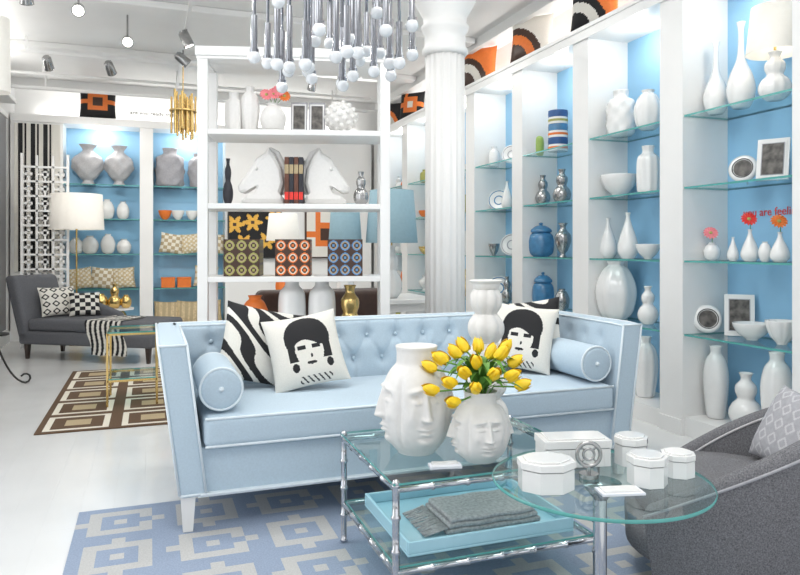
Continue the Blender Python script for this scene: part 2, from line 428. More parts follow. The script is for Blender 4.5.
# ---- back-wall bays
def xb(u,Y=10.19):
    du=(u-400)/F; return Y*(SN+CS*du)/(CS-SN*du)
def B(u,k,kind,w,h,mt=None,**kw):
    x=xb(u); s=9.35/F; return vase(x,10.19,SZ[k]+.0005,kind,w*s,h*s,mt,**kw)
B(88,4,'urn',29,40,GSIL,bub=1); B(119,4,'urn',27,40,GSIL,bub=1)
for u,w,h in ((79,10,16),(92,13,18),(107,14,20),(123,12,18)): B(u,3,'ball',w,h)
for u,w,h in ((76,14,16),(90,16,18),(108,14,20),(124,14,15)): B(u,2,'ball',w,h)
B(170,4,'jar',28,40,GREYL,bub=1); B(198,4,'tall',20,36,GREYL,bub=1)
for u,c in ((165,ORANGE),(178,CER),(192,CER),(208,ORANGE)): B(u,3,'bowl',13,10,c)
for i,(u,k) in enumerate(((82,1),(102,1),(124,1),(170,2),(193,2),(212,2))):
    m=M('throw_pillow'); m.x=T(xb(u),10.13,SZ[k]+.002,0,12,(-8,6,-4,8,-6,5)[i])
    pf=(lambda a,b:IVORY if (math.sin(a*30)*math.sin(b*30)>.1) else GOLDF) if i%2==0 else (lambda a,b: IVORY if (int(a*6)+int(b*6))%2 else TAN)
    m.pillow(.31,.29,.12,GOLDF,pf); m.done()
B(76,0,'ball',14,20,BRASS); B(104,0,'gourd',16,30,BRASS); B(120,0,'ball',14,18,BRASS)
for u in (168,184):
    m=M('lacquer_box'); x=xb(u); m.box(x-.09,x+.09,10.08,10.3,SZ[1],SZ[1]+.12,ORANGE); m.box(x-.095,x+.095,10.075,10.305,SZ[1]+.12,SZ[1]+.14,ORANGE); m.done(.005)
m=M('throw_pillow'); m.x=T(xb(205),10.13,SZ[1]+.002,0,12,5); m.pillow(.33,.30,.12,GOLDF,lambda a,b: IVORY if (int(a*7)+int(b*7))%2 else GOLDF); m.done()
for u in (166,188,210):
    m=M('throw_pillow'); m.x=T(xb(u),10.12,SZ[0]+.002,0,10,(u%7)-3); m.pillow(.34,.34,.13,OLIVE,lambda a,b: TAN if int(a*9)%2 else GOLDF); m.done()
m=M('throw_pillow'); m.x=T(xb(98,10.1),10.08,2.932,0,8); m.pillow(.46,.44,.13,BLACK,geo_pat(BLACK,ORANGE,BROWN),n=30); m.done()
gx,gy=pt(113,8.5)
m=M('round_side_table'); m.cyl((gx,gy,.44),.24,.02,SHELFW,32); m.lathe([(.14,0),(.14,.01),(.02,.04),(.018,.40),(.08,.44)],SHELFW,(gx,gy,0),24); m.done()
for dx,k,w,h in ((-.13,'ball',.15,.18),(.02,'gourd',.16,.30),(.15,'ball',.13,.16)): vase(gx+dx,gy-.03,.4605,k,w,h,BRASS)

def pl(x,y,z,e,r=.05,col=(1,.95,.88)):
    l=bpy.data.lights.new('l','POINT'); l.energy=e*LS; l.shadow_soft_size=r; l.color=col
    o=bpy.data.objects.new('downlight_lamp',l); o.location=(x,y,z); S.collection.objects.link(o)
m=M('recessed_downlights')
for a,b in edges[1:]:
    m.cyl((XI-.02,(a+b)/2,2.815),.05,.014,BULB,16)
    pl(XI-.03,(a+b)/2,2.74,6)
for a,b in be:
    m.cyl(((a+b)/2,10.17,2.815),.05,.014,BULB,16)
    pl((a+b)/2,10.15,2.74,10)
m.done()

# ---------------------------------------------------------------- column
cx,cy=pt(445,5.2)
m=M('fluted_column')
m.lathe([(.21,0),(.21,.10),(.19,.12),(.19,.18),(.165,.22)],WHITE,(cx,cy,0),32)
seg=128
m.lathe([(.152,.2),(.151,1.2),(.148,2.66)],WHITE,(cx,cy,0),seg,lambda r,z,a:r-.010*abs(math.sin(a*9))**1.5)
m.lathe([(.155,2.64),(.17,2.66),(.17,2.69),(.155,2.71),(.152,2.80),(.175,2.83),(.18,2.86),(.16,2.88),(.165,2.93),(.215,3.02),(.23,3.05),(.23,3.12)],WHITE,(cx,cy,0),36)
m.box(cx-.26,cx+.26,cy-.26,cy+.26,3.12,ZC,WHITE); m.done()

# ---------------------------------------------------------------- sofa
m=M('tufted_sofa')
XM=1.24
def leanx(x,z): return x+(x-XM)/1.1*max(0,(z-.16))/.64*.085
def armdef(sg):
    def f(x,y,z):
        dx=0
        isin = (sg<0 and x<2.28) or (sg>0 and x>.20)
        if isin:
            for bz in (.585,.71):
                for k in range(5):
                    by=3.12+k*.15+(.075 if bz>.6 else 0)
                    dx+=math.exp(-((y-by)**2+(z-bz)**2)/.0011)
            dx*=.018
        return (leanx(x - sg*dx,z),y,z)
    return f
m.rbox(.115,.225,3.0,3.9,.155,.80,.018,SOFA,(2,40,30),3,armdef(1))
m.rbox(2.255,2.365,3.0,3.9,.155,.80,.018,SOFA,(2,40,30),3,armdef(-1))
tb=[(.28+i*.16+(.08 if r else 0),z) for r,z in ((0,.585),(1,.71)) for i in range(13-r)]
def segd(px_,pz_,a,b):
    ax,az=a;bx_,bz_=b; dx=bx_-ax;dz=bz_-az; t=max(0,min(1,((px_-ax)*dx+(pz_-az)*dz)/(dx*dx+dz*dz)))
    return math.hypot(px_-ax-t*dx,pz_-az-t*dz)
def backdef(x,y,z):
    yy=y+(z-.16)/.64*.08
    if y<3.72:
        d=0
        for bx,bz in tb:
            q=(x-bx)**2+(z-bz)**2
            if q<.01: d+=math.exp(-q/.0012)
        c=1e9
        xx=(x-.28)%.16; i=x-xx
        for b0 in (i,i+.16):
            c=min(c,segd(x,z,(b0,.585),(i+.08,.71)))
            c=min(c,abs(x-b0) if z<.585 else 9)
        c=min(c,abs(x-i-.08) if z>.71 else 9)
        yy+=.024*min(1,d)+.007*math.exp(-(c/.010)**2)
        yy-=.008*math.sin(max(0,min(1,(z-.49)/.31))*pi)
    return (leanx(x,z),yy,z)
m.rbox(.17,2.31,3.66,3.82,.155,.80,.025,SOFA,(240,1,60),3,backdef)
for bx,bz in tb:
    m.sphere((leanx(bx,bz),3.66+(bz-.16)/.64*.08+.012,bz),.011,SOFA,8,6)
m.rbox(.17,2.31,3.02,3.72,.16,.355,.012,SOFA,(4,2,2))
def seatdef(x,y,z):
    if z>.47: z+=.014*math.sin((x-.2)/2.08*pi)**.5*math.sin(max(0,min(1,(y-2.99)/.7))*pi) if 0<(x-.2)/2.08<1 else 0
    return (x,y,z)
m.rbox(.212,2.268,2.985,3.69,.358,.488,.03,SOFA,(30,10,3),4,seatdef)
pr=.006
def P_(pts): m.tube(pts,pr,PIPE,6)
for z in (.365,.482): P_([(.218,2.99,z),(2.262,2.99,z)])
P_([(.2,3.0,.165),(2.28,3.0,.165)]); m.box(.19,2.29,3.0,3.02,.155,.17,PIPE)
for sg in (-1,1):
    f=lambda x,z:leanx(XM+sg*(x),z)
    xo,xi=1.123,1.017
    P_([(f(xi,.17),3.002,.17),(f(xi,.5),3.002,.5),(f(xi,.79),3.002,.79),(f(xi,.796),3.1,.796),(f(xi,.796),3.72,.796)])
    P_([(f(xo,.17),3.002,.17),(f(xo,.5),3.002,.5),(f(xo,.793),3.002,.793),(f(xo,.797),3.1,.797),(f(xo,.797),3.89,.797)])
    P_([(f(xo,.795),3.002,.795),(f(xi,.795),3.002,.795)]); P_([(f(xo,.168),3.002,.168),(f(xi,.168),3.002,.168)])
P_([(leanx(.22,.8),3.748,.797),(leanx(2.26,.8),3.748,.797)]); P_([(leanx(.13,.8),3.893,.797),(leanx(2.35,.8),3.893,.797)])
for lx in (.15,2.33):
    m.taper((lx,3.04,.010),(.04,.04),(lx,3.04,.16),(.06,.06),SHELFW); m.taper((lx,3.84,.0),(.04,.04),(lx,3.84,.16),(.06,.06),SHELFW)
m.done()
for bx,y0,y1 in ((.288,3.04,3.5),(2.195,3.04,3.56)):
    m=M('bolster_cushion'); r=.093; L=y1-y0
    m.x=Matrix.Translation((bx,y1,.502+r))@Matrix.Rotation(pi/2,4,'X')
    m.lathe([(.006,-.004),(.03,.0),(r*.75,-.006),(r*.95,.004),(r,.02),(r*1.01,L/2),(r,L-.02),(r*.95,L-.004),(r*.75,L+.006),(.03,L),(.006,L+.004)],SOFA,(0,0,0),32)
    for q in (.004,L-.004): m.tube([(r*.96*math.cos(a*pi/14),r*.96*math.sin(a*pi/14),q) for a in range(28)],.006,PIPE,6,True)
    m.sphere((0,0,L+.004),.012,PIPE,10,6); m.done()
def zebra(a,b):
    x=a*2-1;y=b*2-1
    s=math.sin(13*(y*.8+x*.55+.25*math.sin(2.6*x+1)+.12*math.sin(7*y+4*x)))
    return BLACK if s>-.25 else CREAM
def lady(a,b):
    x=a*2-1;y=b*2-1
    x=x-.05
    def el(cx,cy,rx,ry): return ((x-cx)/rx)**2+((y-cy)/ry)**2<1
    if el(-.43,-.50,.09,.12) or el(.48,-.48,.09,.12): return BLACK
    if (abs(x-.05)<.42 and y<-.74 and y>-.95 and abs(math.sin(x*22+y*16))<.5): return BLACK
    if el(-.0,-.42,.13,.045): return BLACK
    if el(0,-.08,.37,.50):
        if y>.10+.10*math.cos(x*6+.6): return BLACK
        if abs(y-.0)<.05 and (.08<abs(x)<.30): return BLACK
        if el(.03,-.24,.03,.05): return BLACK
        return CREAM
    if el(0,.25,.60,.60): return BLACK
    if (abs(x)>.30 and abs(x)<.56 and -.34<y<.25): return BLACK
    return CREAM
for (x,y,yaw,lean,roll,pt_,w) in ((.49,3.50,4,22,14,zebra,.41),(.76,3.34,-6,24,-10,lady,.38),(1.93,3.42,-38,20,6,lady,.38),(2.075,3.50,-48,14,-8,zebra,.39)):
    m=M('throw_pillow'); m.x=T(x,y,.515,yaw,lean,roll); m.pillow(w,w,.13,CREAM,pt_,BLACK,n=110); m.done()

# ---------------------------------------------------------------- rugs
def rug(name,x0,x1,y0,y1,cell,n,pf,side,z=.008):
    m=M(name); nx=round((x1-x0)/cell*n); ny=round((y1-y0)/cell*n)
    m.box(x0,x1,y0,y1,.0005,z-.0005,side)
    m.grid(lambda a,b:(x0+a*(x1-x0),y0+b*(y1-y0),z),nx,ny,side,lambda a,b:pf(int(a*nx),int(b*ny),n),False); return m.done()
def keypat(i,j,n):
    ci=i//n; cj=j//n; u=i%n; v=j%n
    du=max(abs(u-6.5),abs(v-6.5))
    if 3<du<=5: 
        if (v in(6,7) and u>7 and (ci+cj)%2==0): return RUGB
        return RUGG
    if du<=1: return RUGG
    if du>5 and (v in (6,7) and (ci+cj)%2==0): return RUGG
    if du>5 and (u in (6,7) and (ci+cj)%2==1): return RUGG
    return RUGB
rug('blue_geometric_rug',-.30,2.22,.9,3.42,.36,14,keypat,RUGB)
def brpat(i,j,n):
    u=i%n;v=j%n; du=max(abs(u-5.5),abs(v-5.5))
    if du<1.6: return TAN
    if du<3.6: return BRN
    if du<4.6: return IVORY
    return BRN
rug('brown_geometric_rug',-.70,1.22,4.95,7.35,.48,12,brpat,BRN)

# ---------------------------------------------------------------- coffee table
X0,X1,Y0,Y1=.74,1.50,2.08,2.71; ZT=.45
m=M('glass_coffee_table')
r=.011
for x in (X0,X1):
    for y in (Y0,Y1): m.bamboo((x,y,.009),(x,y,ZT-.004),r*1.1,CHROME,.11); m.sphere((x,y,ZT-.004),.014,CHROME,10,6)
for z in (ZT-.025,.16):
    for y in (Y0,Y1): m.bamboo((X0,y,z),(X1,y,z),r*.9,CHROME,.13)
    for x in (X0,X1): m.bamboo((x,Y0,z),(x,Y1,z),r*.9,CHROME,.13)
m.box(X0-.012,X1+.012,Y0-.012,Y1+.012,ZT-.008,ZT,GTOP,EDGE)
m.box(X0+.005,X1-.005,Y0+.005,Y1-.005,.170,.177,GTOP,EDGE)
m.done()
m=M('lacquer_tray'); a,b,c,d=.80,1.44,2.13,2.62; z=.178
m.box(a,b,c,d,z,z+.01,TRAY)
for q in ((a,b,c,c+.012),(a,b,d-.012,d),(a,a+.012,c+.012,d-.012),(b-.012,b,c+.012,d-.012)): m.box(*q,z+.01,z+.05,TRAY)
m.done(.003)
m=M('folded_throw')
for i in range(3): m.rbox(.98+.01*i,1.36-.01*i,2.22+.004*i,2.46-.006*i,.189+i*.018,.207+i*.018,.008,THROW,(12,6,1),3,lambda x,y,z:(x,y,z+.002*math.sin(x*40+y*30)*(1 if z>.2 else 0)))
for k in range(34):
    y=2.225+k*.007; x=.985; dz=rnd.uniform(-.004,.004)
    m.tube([(x,y,.215),(x-.03,y+rnd.uniform(-.006,.006),.205),(x-.085,y+rnd.uniform(-.015,.015),.193)],.0028,THROW,5)
m.done()

def facevase(name,c,W,H,neck,rot,nf=4):
    m=M(name); n=110; seg=256
    def base(zn):
        if zn<.86:
            q=(zn-.43)/.47; return W/2*max(.0,1-abs(q)**2.6)**.5*(.98)
        return W/2*neck
    prof=[]
    for i in range(n+1):
        zn=i/n
        r=base(zn) 
        r=max(r,W/2*(neck if zn>.6 else .52))
        if zn>.97: r+=W/2*.03
        prof.append((r,zn*H))
    for _ in range(5): prof=[(prof[i][0] if i in(0,n) else (prof[i-1][0]+2*prof[i][0]+prof[i+1][0])/4,prof[i][1]) for i in range(n+1)]
    g=lambda x,s:math.exp(-(x/s)**2)
    def fn(r,z,a):
        zn=z/H; per=2*pi/nf; t=((a-rot)+per/2)%per-per/2; o=0
        if .06<zn<.9:
            zz=(zn-.1)/.74; at=abs(t)
            o+=.085*g(at-.27,.20)*g(zz-.715+.10*(at-.27),.032)
            o-=.13*g(at-.27,.15)*g(zz-.62,.045)
            o+=.11*g(at-.27,.115)*g(zz-.585,.030)
            o-=.035*g(at-.27,.13)*g(zz-.578,.006)
            if .36<zz<.74:
                k=(.74-zz)/.38; o+=(.05+.20*k**1.2)*g(t,.05+.055*k)
            elif .31<zz<=.36: o+=.25*g(t,.105)*max(0,(zz-.31)/.05)
            o+=.075*g(at-.10,.05)*g(zz-.37,.025)
            o+=.11*g(t,.17)*g(zz-.245,.020)+.11*g(t,.13)*g(zz-.185,.022)-.04*g(t,.18)*g(zz-.215,.008)
            o+=.08*g(t,.20)*g(zz-.06,.05)
            o-=.05*g(t,.2)*g(zz-.125,.02)
            o+=.05*g(at-.42,.12)*g(zz-.40,.10)
            o-=.09*g(at-per/2,.10)*g(zz-.45,.38)
        return r+o*W/2
    prof+=[(prof[-1][0]*.88,H*.998),(prof[-1][0]*.8,H*.93),(.001,H*.9)]
    m.lathe(prof,MATTE,c,seg,fn); return m
m=facevase('face_vase',(.925,2.375,ZT+.0005),.262,.39,.56,math.radians(-94)); m.done()
vx,vy=1.10,2.20
m=facevase('face_vase_with_tulips',(vx,vy,ZT+.0005),.205,.245,.55,math.radians(-98))
rt=random.Random(3); zt=ZT+.235
CR=Vector((CS,-SN,0)); CF=Vector((SN,CS,0))
heads=[(-.17,.10,.02),(-.14,.14,-.05),(-.11,.07,-.09),(-.08,.15,0),(-.06,.10,-.08),(-.02,.13,-.06),(.0,.16,.05),(.03,.10,-.10),(.06,.15,-.03),(.09,.09,-.08),(.11,.12,0),(-.17,.04,-.06),(.13,.05,-.03),(-.03,.06,-.12),(-.10,.01,-.10),(.09,.16,.06),(-.12,.12,.08),(.05,.05,.1),(-.05,.165,.03),(.03,.145,0)]
for hx,hz,hd in heads:
    base=Vector((vx,vy,zt-.05)); top=base+CR*hx*.92+CF*hd+Vector((0,0,hz+.03))
    out=(CR*hx+CF*hd); mid=base+out*.35+Vector((0,0,hz*.75+.04))
    m.tube([base,base*.4+mid*.6,mid,mid*.4+top*.6,top],.0032,GREEN,6)
    dr=(top-mid).normalized()+Vector((0,0,.3)); q=dr.to_track_quat('Z','Y').to_matrix().to_4x4()
    old=m.x.copy(); m.x=Matrix.Translation(top)@q
    m.lathe(smooth_prof([(.004,-.004),(.015,.006),(.018,.02),(.015,.036),(.006,.054)],3),YELLOW,(0,0,0),18,lambda r,z,a:r*(1+.10*abs(math.cos(1.5*a))))
    for k in range(3):
        aa=k*2*pi/3+.5; m.x=Matrix.Translation(top)@q@Matrix.Rotation(aa,4,'Z')
        m.grid(lambda u,v:((.0185+.003*math.sin(v*3))*math.cos((u-.5)*1.5*math.sin(pi*(.15+v*.85)))*(1-.55*max(0,v-.5)*1.4),.0185*math.sin((u-.5)*1.8*math.sin(pi*(.15+v*.83))),v*.060),6,8,YELLOW)
    m.x=old
for k in range(38):
    a=rt.uniform(0,2*pi); L=rt.uniform(.08,.16); h=rt.uniform(.04,.13)
    d=Vector((math.cos(a),math.sin(a),0)); e=Vector((-d.y,d.x,0)); b0=Vector((vx,vy,zt-.03))
    m.grid(lambda u,v:tuple(b0+d*(L*v)+Vector((0,0,.03+h*math.sin(v*2.4)))+e*((u-.5)*.036*math.sin(pi*(.1+.9*v)))+Vector((0,0,.006*abs(u-.5)))),3,8,GREEN)
m.done()
bx,by=1.30,2.55
m=M('bubble_vase')
pr=[(.045,0)]
for i in range(5):
    R0=(.085,.078,.07,.07,.062)[i]; z0=.02+i*.115
    pr+=[(R0*.70,z0),(R0,z0+.035),(R0,z0+.075),(R0*.70,z0+.11)]
pr+=[(.055,.60),(.068,.615),(.060,.615),(.05,.58),(.001,.57)]
m.lathe(smooth_prof(pr,4),MATTE,(bx,by,ZT+.0005),64,lambda r,z,a:r*(1+.15*(abs(math.cos(4*a))-.5)) if z<.58 else r); m.done()
m=M('place_card'); m.x=T(.95,2.17,ZT+.0005,-12); m.box(-.055,.055,-.025,.025,0,.008,PINKW); m.box(-.045,.045,-.004,.02,.008,.014,CER); m.done()

# ---------------------------------------------------------------- round table
tx,ty,tz,tr=1.227,1.683,.533,.31
m=M('round_glass_table')
seg=72
m.lathe([(tr-.002,tz-.010),(tr,tz-.008),(tr,tz-.002),(tr-.002,tz)],EDGE,(tx,ty,0),seg,caps=False)
vs=[(tx+tr*.994*math.cos(2*pi*k/seg),ty+tr*.994*math.sin(2*pi*k/seg),z) for z in (tz-.010,tz) for k in range(seg)]
m.add(vs,[tuple(reversed(range(seg))),tuple(range(seg,2*seg))],GTOP,False)
m.cyl((tx,ty,.03),.019,tz-.045,CHROME); m.lathe([(.18,.009),(.18,.016),(.12,.022),(.03,.035),(.02,.06)],CHROME,(tx,ty,0),40)
m.lathe([(.02,tz-.06),(.05,tz-.02),(.06,tz-.011)],CHROME,(tx,ty,0),24)
m.done()
zt=tz+.0006
def lidbox(name,x,y,w,d,h,yaw,n=0):
    m=M(name); m.x=T(x,y,zt,yaw)
    if n:
        def ring(r,z0,z1,mt=CER):
            poly=[(r*math.cos(2*pi*(k+.5)/n),r*math.sin(2*pi*(k+.5)/n)*d/w) for k in range(n)]
            vs=[(px_,py_,z) for z in (z0,z1) for px_,py_ in poly]
            m.add(vs,[tuple(reversed(range(n))),tuple(range(n,2*n))]+[(k,(k+1)%n,n+(k+1)%n,n+k) for k in range(n)],mt,False)
        ring(w/2*.96,0,h*.68); ring(w/2*.92,h*.68,h*.71,SHADOWG); ring(w/2,h*.71,h*.94); ring(w/2*.8,h*.94,h)
    else:
        m.box(-w/2*.97,w/2*.97,-d/2*.97,d/2*.97,0,h*.64,CER); m.box(-w/2*.94,w/2*.94,-d/2*.94,d/2*.94,h*.64,h*.67,SHADOWG)
        m.box(-w/2,w/2,-d/2,d/2,h*.67,h*.95,CER); m.box(-w/2*.85,w/2*.85,-d/2*.8,d/2*.8,h*.95,h,CER)
        for k in range(7):
            xx=-w/2*.8+k*w*.8/6; m.box(xx-.004,xx+.004,-d/2*1.02,-d/2*.96,h*.08,h*.55,CER)
    m.done(.004)
lidbox('rectangular_lidded_box',1.235,1.835,.21,.11,.085,-14)
lidbox('octagonal_lidded_box',1.035,1.665,.165,.135,.085,-16,8)
lidbox('hexagonal_lidded_jar',1.325,1.60,.115,.115,.085,-10,8)
lidbox('hexagonal_lidded_jar',1.40,1.765,.105,.105,.09,0,8)
lidbox('octagonal_lidded_box',1.460,1.63,.10,.10,.07,10,8)
m=M('ring_sculpture'); m.x=T(1.20,1.70,zt,-20)
m.cyl((0,0,0),.028,.012,SILVER); m.cyl((0,0,.012),.006,.02,SILVER)
m.tube([(.034*math.cos(a*pi/14),0,.066+.034*math.sin(a*pi/14)) for a in range(28)],.006,SILVER,8,True)
m.tube([(.016*math.cos(a*pi/14),0,.066+.016*math.sin(a*pi/14)) for a in range(28)],.004,SILVER,8,True)
for k in range(4): m.tube([(.016*math.cos(k*pi/2+.8),0,.066+.016*math.sin(k*pi/2+.8)),(.034*math.cos(k*pi/2+.8),0,.066+.034*math.sin(k*pi/2+.8))],.003,SILVER,6)
m.done()
m=M('place_card'); m.x=T(1.205,1.565,zt,-14); m.box(-.06,.06,-.03,.03,0,.006,PINKW); m.box(-.05,.05,-.02,.025,.006,.010,CER); m.done()

# ---------------------------------------------------------------- barrel chair
hx,hy=1.97,1.96
m=M('barrel_armchair'); m.x=T(hx,hy,0,0)
back=math.radians(-48)
amax=math.radians(122)
def hh(a):
    q=max(0,.5+.5*math.cos(a/amax*pi)); return .34+.35*(q+.0001)**.5
na=72
def shell(u,v):
    a=(u-.5)*2*amax; h=hh(a); ang=back+a
    if v<.42: k=v/.42; r=.38+.05*k; z=.06+(h-.04-.06)*k
    elif v<.58:
        k=(v-.42)/.16; r=.395+.035*math.cos(k*pi); z=h-.04+.04*math.sin(k*pi)
    else: k=(v-.58)/.42; r=.36-.03*k; z=(h-.04)*(1-k)+.2*k
    return (r*math.cos(ang),r*math.sin(ang),z)
m.grid(shell,na,30,GREYF)
for u in (0,1):
    ring=[shell(u,v/30) for v in range(31)]; m.add(ring,[tuple(range(31))],GREYF,False)
def rim(r,dz): return [( r*math.cos(back+a),r*math.sin(back+a),hh(a)+dz) for a in [(-1+2*i/72)*amax for i in range(73)]]
m.tube(rim(.43,-.038),.005,GREYL,6); m.tube(rim(.36,-.038),.005,GSIL,6)
m.lathe([(.30,.10),(.345,.12),(.35,.24),(.30,.26)],GREYF,(0,0,0),40)
m.lathe([(.28,.25),(.315,.27),(.32,.34),(.29,.375),(.15,.39),(.01,.39)],GREYF,(0,0,0),40)
m.lathe([(.22,.009),(.22,.03),(.1,.06),(.1,.12)],DKWOOD,(0,0,0),32)
m.done()
def latt(a,b):
    x=(a*5)%1-.5;y=(b*5)%1-.5; q=abs(abs(x)+abs(y)-.38); return GSIL if q<.08 else GREYL
m=M('throw_pillow'); m.x=T(hx+.19,hy-.03,.395,250,28,0)
m.pillow(.34,.30,.10,GREYL,latt,n=60,both=True); m.done()

# ---------------------------------------------------------------- bookcase
bl=Vector((.283,4.58)); 
BX=T(bl.x,bl.y,0,-15)
W,D,Htop=1.235,.38,2.49
bz=[.10,.55,1.015,1.487,1.965]
m=M('open_bookcase'); m.x=BX
for x in (0,W-.065):
    for y in (0,D-.05): m.box(x,x+.065,y,y+.05,0,Htop-.06,SHELFW)
    for z in bz+[Htop-.05]: m.box(x+.01,x+.055,.05,D-.05,z-.04,z,SHELFW)
m.box(-.012,W+.012,-.012,D+.012,Htop-.06,Htop,SHELFW); m.box(-.005,W+.005,-.005,D+.005,Htop-.08,Htop-.06,SHELFW)
for z in bz: m.box(.05,W-.05,.005,D-.005,z-.035,z,SHELFW)
m.done(.004)
def bk(u):
    o=BX@Vector((0,D*.45,0)); d=(BX.to_3x3()@Vector((1,0,0))); du=(u-400)/F
    Rv=Vector((CS,-SN,0)); Fv=Vector((SN,CS,0)); 
    return (du*o.dot(Fv)-o.dot(Rv))/(d.dot(Rv)-du*d.dot(Fv))
def bw(u,off=0):
    return BX@Vector((bk(u),D*.45+off,0))
sc=4.6/F
def K(u,k,kind,w,h,mt=None,name=None,**kw):
    p=bw(u); return vase(p.x,p.y,bz[k]+.0005,kind,w*sc,h*sc,mt,name=name,**kw)
K(234,4,'jar',17,40,MATTE,ribs=6); K(250,4,'tall',18,46,MATTE,ribs=8)
p=bw(273); m=M('vase_with_gerberas'); vase_into(m,(p.x,p.y,bz[4]),'ball',.17,.20,MATTE)
for dx,dz,c in ((-.05,.23,PINK),(.03,.26,PINK),(.07,.23,ORANGE),(0,.24,PINK)): gerbera_into(m,(p.x,p.y,bz[4]+.17),(p.x+dx,p.y-.03,bz[4]+dz+.02),c,.045,(0,-1,.4))
m.done()
for u in (299,317):
    p=bw(u); frame(p.x,p.y,bz[4],.11,.22,-15,mt=GREYL)
p=bw(341); m=M('bubble_sphere'); m.sphere((p.x,p.y,bz[4]+.115),.10,MATTE,28,18)
for i in range(60):
    z=1-2*(i+.5)/60; a=i*2.4; q=math.sqrt(1-z*z); m.sphere((p.x+.10*q*math.cos(a),p.y+.10*q*math.sin(a),bz[4]+.115+.10*z),.017,MATTE,8,6)
m.done()
def sculpture(u,flip):
    p=bw(u); m=M('horse_head_sculpture'); m.x=T(p.x,p.y,bz[3]+.0005,-15)
    pts=[(-.13,0),(.15,0),(.155,.03),(.125,.06),(.15,.14),(.135,.24),(.09,.33),(.05,.385),(.03,.35),(-.03,.31),(-.10,.20),(-.155,.12),(-.15,.085),(-.11,.075),(-.04,.12),(-.03,.10),(-.06,.05),(-.13,.03)]
    sg=-1 if flip else 1
    cx0=sum(p_[0] for p_ in pts)/len(pts)+.04; cz0=.17
    lay=[(1.0,-.030),(1.0,.030),(.93,.05),(.78,.062)]
    poly=lambda k:[(sg*(cx0+(x-cx0)*k),(cz0+(z-cz0)*k) if k<1 else z) for x,z in pts]
    n=len(pts); L=[(.78,-.062),(.93,-.05)]+lay
    vs=[]
    for k,y in L: vs+=[(x,y,max(z,0)) for x,z in poly(k)]
    fs=[]
    for i in range(len(L)-1):
        for j in range(n): 
            f=(i*n+j,i*n+(j+1)%n,(i+1)*n+(j+1)%n,(i+1)*n+j); fs.append(f if flip else tuple(reversed(f)))
    a=tuple(range(n)); b=tuple(range((len(L)-1)*n,len(L)*n)); fs.append(tuple(reversed(a)) if flip else a); fs.append(b if flip else tuple(reversed(b)))
    m.add(vs,fs,MATTE,False)
    m.tube([(sg*.05,0,.38),(sg*.10,0,.345),(sg*.145,0,.25),(sg*.16,0,.14),(sg*.135,0,.07)],[.01,.02,.024,.022,.01],MATTE,10)
    for y in (-.064,.064): m.sphere((sg*-.03,y,.235),.012,MATTE,10,8)
    return m
for u,fl in ((262,False),(327,True)):
    m=sculpture(u,fl); m.done(.006)
p=bw(295); m=M('book_row'); m.x=T(p.x,p.y,bz[3]+.0005,-15)
for i in range(4): m.box(-.062+i*.031,-.062+i*.031+.028,-.10,.10,0,.31,(BOOK1,BOOK2,BOOK1,BOOK2)[i]); m.box(-.061+i*.031,-.062+i*.031+.027,-.102,-.10,.2,.26,TAN); m.box(-.061+i*.031,-.062+i*.031+.027,-.102,-.10,.03,.08,RED)
m.done(.003)
K(228,3,'gourd',10,46,BOOK2); K(361,3,'gourd',15,34,SILVER,ribs=10)
def ringpat(c1,c2,c3):
    def f(a,b):
        x=(a*3)%1-.5;y=(b*3)%1-.5;r=math.hypot(x,y)
        if r<.12: return c1
        if r<.22: return c3
        if r<.33: return c2
        if r<.42: return c1
        return c3
    return f
for u,w,cs in ((244,.23,(OLIVE,TAN,BROWN)),(294,.23,(ORANGE,IVORY,BROWN)),(345,.23,(MIDB,TAN,BROWN))):
    p=bw(u); m=M('patterned_storage_cube'); m.x=T(p.x,p.y,bz[2]+.0005,-15); n=45; pf=ringpat(*cs); a=w/2
    m.box(-a+.001,a-.001,-a+.001,a-.001,0,w*1.05-.001,BLACKM)
    h=w*1.05
    m.grid(lambda u,v:(-a+u*w,-a,v*h),n,n,None,pf,False); m.grid(lambda u,v:(a-u*w,a,v*h),n,n,None,pf,False)
    m.grid(lambda u,v:(a,-a+u*w,v*h),n,n,None,pf,False); m.grid(lambda u,v:(-a,a-u*w,v*h),n,n,None,pf,False)
    m.grid(lambda u,v:(-a+u*w,-a+v*w,h),n,n,None,pf,False); m.done()
for u in (292,322): K(u,1,'jar',28,70)
K(255,1,'ball',30,50,ORANGE); K(350,1,'gourd',30,60,BRASS)

# ---------------------------------------------------------------- objects behind bookcase
m=M('leather_settee')
m.rbox(.75,1.75,5.15,5.35,.15,.88,.05,BROWN,(4,1,3)); m.rbox(.75,.93,5.15,5.80,.12,.66,.05,BROWN); m.rbox(1.57,1.75,5.15,5.80,.12,.66,.05,BROWN); m.rbox(.9,1.6,5.3,5.8,.2,.46,.05,BROWN)
for x in (.8,1.7):
    for y in (5.2,5.75): m.taper((x,y,.008),(.03,.03),(x,y,.18),(.05,.05),DKWOOD)
m.done()
m=M('console_table'); m.box(1.0,2.6,6.0,6.85,.68,.72,SHELFW)
for x in (1.03,2.53):
    for y in (6.03,6.78): m.box(x,x+.04,y,y+.04,.0,.68,SHELFW)
m.box(1.05,2.55,6.05,6.8,.60,.68,SHELFW); m.done(.004)
def tlamp(x,y,z,zb,zt_,r,sh,body,bw_=.2,kind='gourd'):
    m=M('table_lamp'); vase_into(m,(x,y,z),kind,bw_,(zb-z)*.95,body,ribs=8)
    m.cyl((x,y,z+(zb-z)*.9),.008,(zt_-zb)*.6,BRASS,8)
    m.lathe([(r,zb),(r*.84,zt_),(r*.83,zt_),(r*.985,zb)],sh,(x,y,0),36,caps=False)
    m.sphere((x,y,(zb+zt_)/2),.03,BULB,10,8); m.done()
